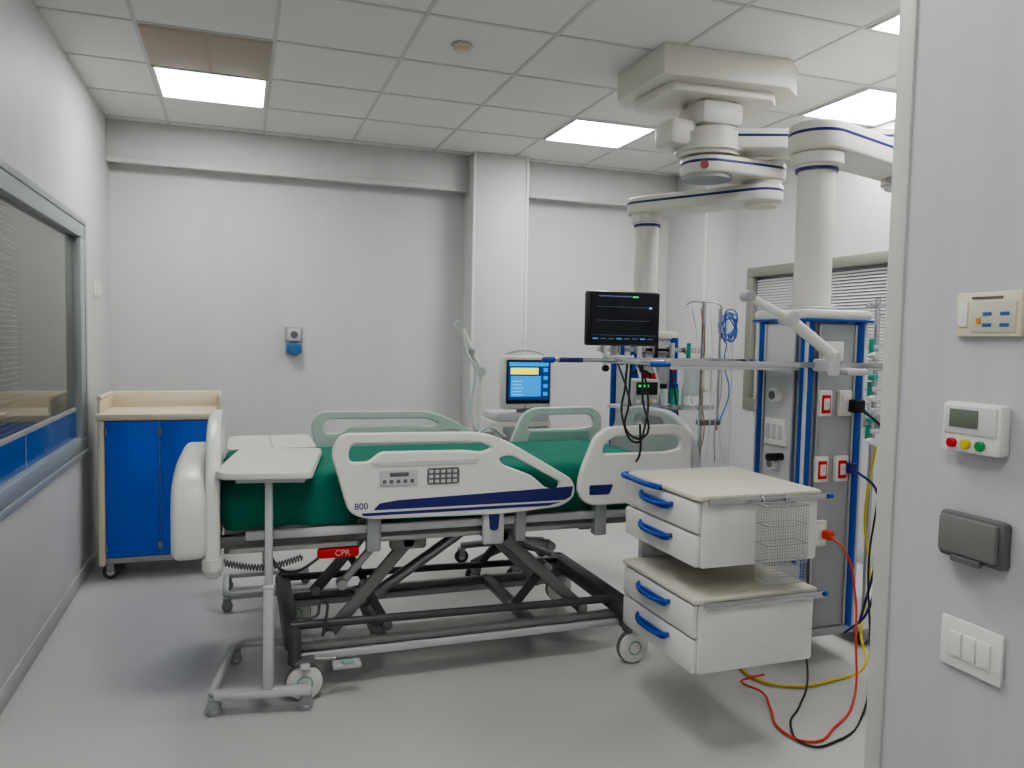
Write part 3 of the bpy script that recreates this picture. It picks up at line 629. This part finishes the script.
for k in range(25):
    z=bz0+(bz1-bz0)*k/24
    wire((bx0,by0,z),(bx1,by0,z)); wire((bx0,by1,z),(bx1,by1,z)); wire((bx0,by0,z),(bx0,by1,z)); wire((bx1,by0,z),(bx1,by1,z))
me=bpy.data.meshes.new('wire_basket_mesh'); bm.to_mesh(me); bm.free(); finish(me,'wire_basket_mesh',dr,STEEL)
for x in(1.77,1.87): tube(dr,'basket_hook_%d'%(x*100),[(x,by1,.92),(x,2.272,.945),(x,2.279,.96)],.0035,CHROME)
# ---------------------------------------------------------------- rear pendant
p2=empty('medical_supply_pendant',(2.42,4.38,2.3))
J2=(2.80,3.72); P2=(2.43,4.36)
beam(p2,'upper_arm',(CX,CY),J2,.15,.13,2.42,2.515)
cyl(p2,'pivot',(CX,CY,2.40),(CX,CY,2.43),.13,GREY,n=36)
cyl(p2,'badge',(CX-.095,CY-.115,2.455),(CX-.102,CY-.124,2.455),.022,mat('badge_red',(150,60,80),.4),n=20)
beam(p2,'lower_arm',J2,P2,.12,.13,2.30,2.40)
cyl(p2,'elbow',(J2[0],J2[1],2.28),(J2[0],J2[1],2.52),.11,WHITE2,bev=.02,n=36)
cyl(p2,'post_head',(P2[0],P2[1],2.24),(P2[0],P2[1],2.32),.10,WHITE2,bev=.01)
cyl(p2,'post_ring',(P2[0],P2[1],2.225),(P2[0],P2[1],2.24),.083,NAVY)
cyl(p2,'post',(P2[0],P2[1],1.55),(P2[0],P2[1],2.24),.073,WHITE2)
qx0,qx1,qy0,qy1=2.30,2.58,4.24,4.50
box(p2,'column_core',(qx0,qy0,.55),(qx1,qy1,1.52),LGREY,.01)
box(p2,'column_cap',(qx0-.015,qy0-.015,1.52),(qx1+.015,qy1+.015,1.57),WHITE2,.012)
for k,(x,y) in enumerate(((qx0,qy0),(qx1,qy0),(qx0,qy1),(qx1,qy1))): cyl(p2,'corner_profile_%d'%k,(x,y,.55),(x,y,1.53),.026,BLUE,n=16)
for k in range(3):
    box(p2,'socket_%d'%k,(2.37,qy0-.02,1.36-.16*k),(2.45,qy0,1.47-.16*k),WHITE if k!=1 else RED,.005)
box(p2,'shelf',(2.12,3.98,1.10),(2.66,4.24,1.12),LGREY,.006)
box(p2,'shelf_rail',(2.08,3.965,1.10),(2.70,3.975,1.13),CHROME,.002)
box(p2,'upper_rail',(2.02,4.18,1.44),(2.75,4.19,1.47),CHROME,.002)
box(p2,'upper_rail_link',(2.34,4.18,1.445),(2.52,4.25,1.465),STEEL,.002)
for k in range(4): tube(p2,'hanging_line_%d'%k,[(2.12+k*.12,4.15,1.42),(2.16+k*.10,4.05,1.2+.03*k),(2.20+k*.09,4.0,.95),(2.3+k*.05,4.1,.75)],.006,(BLACK,CLEAR,LGREY,BLACK)[k])
d=empty('infusion_pump',(2.24,4.1,1.2))
box(d,'body',(2.18,4.02,1.121),(2.36,4.18,1.28),LGREY,.012); box(d,'display',(2.20,4.012,1.19),(2.34,4.022,1.265),mat('pump_screen',(40,44,40),.2),.003)
box(d,'display_text',(2.21,4.010,1.235),(2.28,4.013,1.25),SCRG,0)
for k in range(4): box(d,'key_%d'%k,(2.20+k*.036,4.012,1.14),(2.226+k*.036,4.022,1.16),(WHITE,SEAG,YEL,WHITE)[k],.003)
tube(d,'handle',[(2.2,4.1,1.275),(2.21,4.1,1.31),(2.33,4.1,1.31),(2.34,4.1,1.275)],.008,BLACK)
d=empty('suction_regulator',(2.5,4.1,1.2))
for k in range(3):
    cyl(d,'jar_%d'%k,(2.44+k*.08,4.12,1.121),(2.44+k*.08,4.12,1.22),.028,(CLEAR,TEAL,CLEAR)[k]); cyl(d,'cap_%d'%k,(2.44+k*.08,4.12,1.22),(2.44+k*.08,4.12,1.25),.022,(BLACK,BLUE,YEL)[k])
d=empty('gas_flowmeter_bank',(2.2,4.15,1.5))
for k in range(6):
    x=2.06+k*.115
    cyl(d,'tube_%d'%k,(x,4.16,1.36),(x,4.16,1.50),.014,(CLEAR,BLUE,CLEAR,BLACK,CLEAR,TEAL)[k]); cyl(d,'knob_%d'%k,(x,4.14,1.34),(x,4.16,1.34),.02,(BLACK,WHITE,BLUE,GREY,RED,WHITE)[k]); box(d,'clamp_%d'%k,(x-.015,4.155,1.43),(x+.015,4.19,1.475),GREY,.003)
# infusion stand
iv=empty('infusion_stand',(2.52,3.75,0))
px,py=2.50,3.80
cyl(iv,'pole',(px,py,.12),(px,py,1.74),.012,CHROME)
tube(iv,'hook_bar',[(px-.12,py,1.70),(px-.11,py,1.72),(px,py,1.735),(px+.11,py,1.72),(px+.12,py,1.70)],.005,CHROME)
cyl(iv,'pole_thin',(px+.10,py-.02,1.0),(px+.10,py-.02,1.70),.007,CHROME)
box(iv,'pole_clamp',(px-.02,py-.035,1.03),(px+.12,py+.02,1.06),DGREY,.006)
for k in range(5):
    a=k*2*math.pi/5; tube(iv,'leg_%d'%k,[(px,py,.13),(px+.12*math.cos(a),py+.12*math.sin(a),.11),(px+.24*math.cos(a),py+.24*math.sin(a),.075)],.012,STEEL); caster(iv,'caster_%d'%k,px+.24*math.cos(a),py+.24*math.sin(a),.025,RUB,.015,.02)
plate(iv,'fluid_bag',[rnd([(-.05,-.10),(-.04,-.13),(.04,-.13),(.05,-.10),(.05,.07),(-.05,.07)],.02)],.025,CLEAR,Matrix.Translation((px-.08,py-.02,1.33))@MXZ(0),.008)
plate(iv,'fluid_bag_2',[rnd([(-.045,-.10),(-.03,-.14),(.03,-.14),(.045,-.10),(.045,.07),(-.045,.07)],.02)],.025,WHITE,Matrix.Translation((px+.03,py-.03,1.36))@MXZ(0),.008)
LBT=mat('light_blue_tube',(70,120,196),.35)
pts=[]
for i in range(120):
    t=i/119; a=t*2*math.pi*7; pts.append((px+.15+.045*math.cos(a)+.012*math.sin(a*2.3),py-.03-.02*math.sin(a*.7),1.63+.07*math.sin(a)-.06*t))
tube(iv,'blue_tubing_coil',pts,.004,LBT,sharp=True)
tube(iv,'blue_tubing_drop',[(px+.15,py-.04,1.56),(px+.12,py-.04,1.40),(px+.16,py-.04,1.22),(px+.10,py-.04,1.05)],.004,LBT)
for k in range(5): tube(iv,'clear_line_%d'%k,[(px-.1+k*.06,py-.03,1.70),(px-.07+k*.05,py-.05,1.5),(px-.11+k*.07,py-.05,1.25),(px-.04+k*.035,py-.05,1.0),(px-.1+k*.06,py-.04,.82)],.0035,(CLEAR,mat('amber_tube',(150,110,80),.3),CLEAR,GREY,CLEAR)[k])
fm=empty('oxygen_flowmeter_stand',(3.12,3.1,0))
fx,fy=3.12,3.15
cyl(fm,'pole',(fx,fy,.10),(fx,fy,1.75),.014,CHROME)
box(fm,'cross_head',(fx-.07,fy-.01,1.70),(fx+.07,fy+.01,1.725),CHROME,.003)
for k in range(5):
    z=1.50-.11*k
    cyl(fm,'flow_tube_%d'%k,(fx-.06,fy-.03,z-.04),(fx-.06,fy-.03,z+.04),.013,TEAL if k%2==0 else CLEAR); cyl(fm,'flow_knob_%d'%k,(fx-.06,fy-.07,z-.045),(fx-.06,fy-.03,z-.045),.016,TEAL if k%2 else WHITE); box(fm,'flow_clamp_%d'%k,(fx-.07,fy-.035,z-.01),(fx+.015,fy+.015,z+.01),LGREY,.003)
box(fm,'base',(fx-.2,fy-.2,.07),(fx+.2,fy+.2,.10),GREY,.012)
for k,(a,b) in enumerate(((-.16,-.16),(.16,-.16),(-.16,.16),(.16,.16))): caster(fm,'caster_%d'%k,fx+a,fy+b,.03,RUB,.005,.02)
# ---------------------------------------------------------------- cables
c1=empty('orange_power_cable',(2.3,2.6,0))
box(c1,'plug',(2.535,2.79,.61),(2.575,2.835,.65),ORG,.008)
tube(c1,'lead',[(2.555,2.80,.63),(2.57,2.72,.58),(2.60,2.68,.40),(2.56,2.62,.20),(2.45,2.50,.03),(2.20,2.34,.008),(2.02,2.28,.008),(1.98,2.38,.008),(2.06,2.55,.008),(2.10,2.66,.02),(2.06,2.74,.03),(2.13,2.79,.02),(2.22,2.80,.02)],.005,ORG)
c2=empty('yellow_hose',(2.5,2.9,0))
tube(c2,'hose',[(3.02,3.02,1.0),(3.0,3.05,.62),(2.98,2.98,.35),(2.88,2.92,.10),(2.78,2.78,.012),(2.50,2.68,.010),(2.24,2.70,.010),(2.17,2.80,.010),(2.19,2.95,.010),(2.28,3.1,.012)],.006,YEL)
# ---------------------------------------------------------------- camera & world
f=770.0; roll=0.02; pitch=math.radians(3.3); yaw=math.radians(19.5)
cam=bpy.data.cameras.new('camera'); co=bpy.data.objects.new('camera',cam); col.objects.link(co)
cam.sensor_width=36; cam.lens=36*f/1024; cam.clip_start=.02
fw=Vector((math.sin(yaw)*math.cos(pitch),math.cos(yaw)*math.cos(pitch),-math.sin(pitch)))
R0=Vector((math.cos(yaw),-math.sin(yaw),0)); U0=R0.cross(fw)
c,s=math.cos(roll),math.sin(roll)
R=R0*c+U0*s; Up=-R0*s+U0*c
m=Matrix((R,Up,-fw)).transposed().to_4x4(); m.translation=Vector((0,0,1.5)); co.matrix_world=m
sc.camera=co
w=bpy.data.worlds.new('world'); sc.world=w; w.use_nodes=True
w.node_tree.nodes['Background'].inputs[0].default_value=(.6,.65,.7,1); w.node_tree.nodes['Background'].inputs[1].default_value=.3
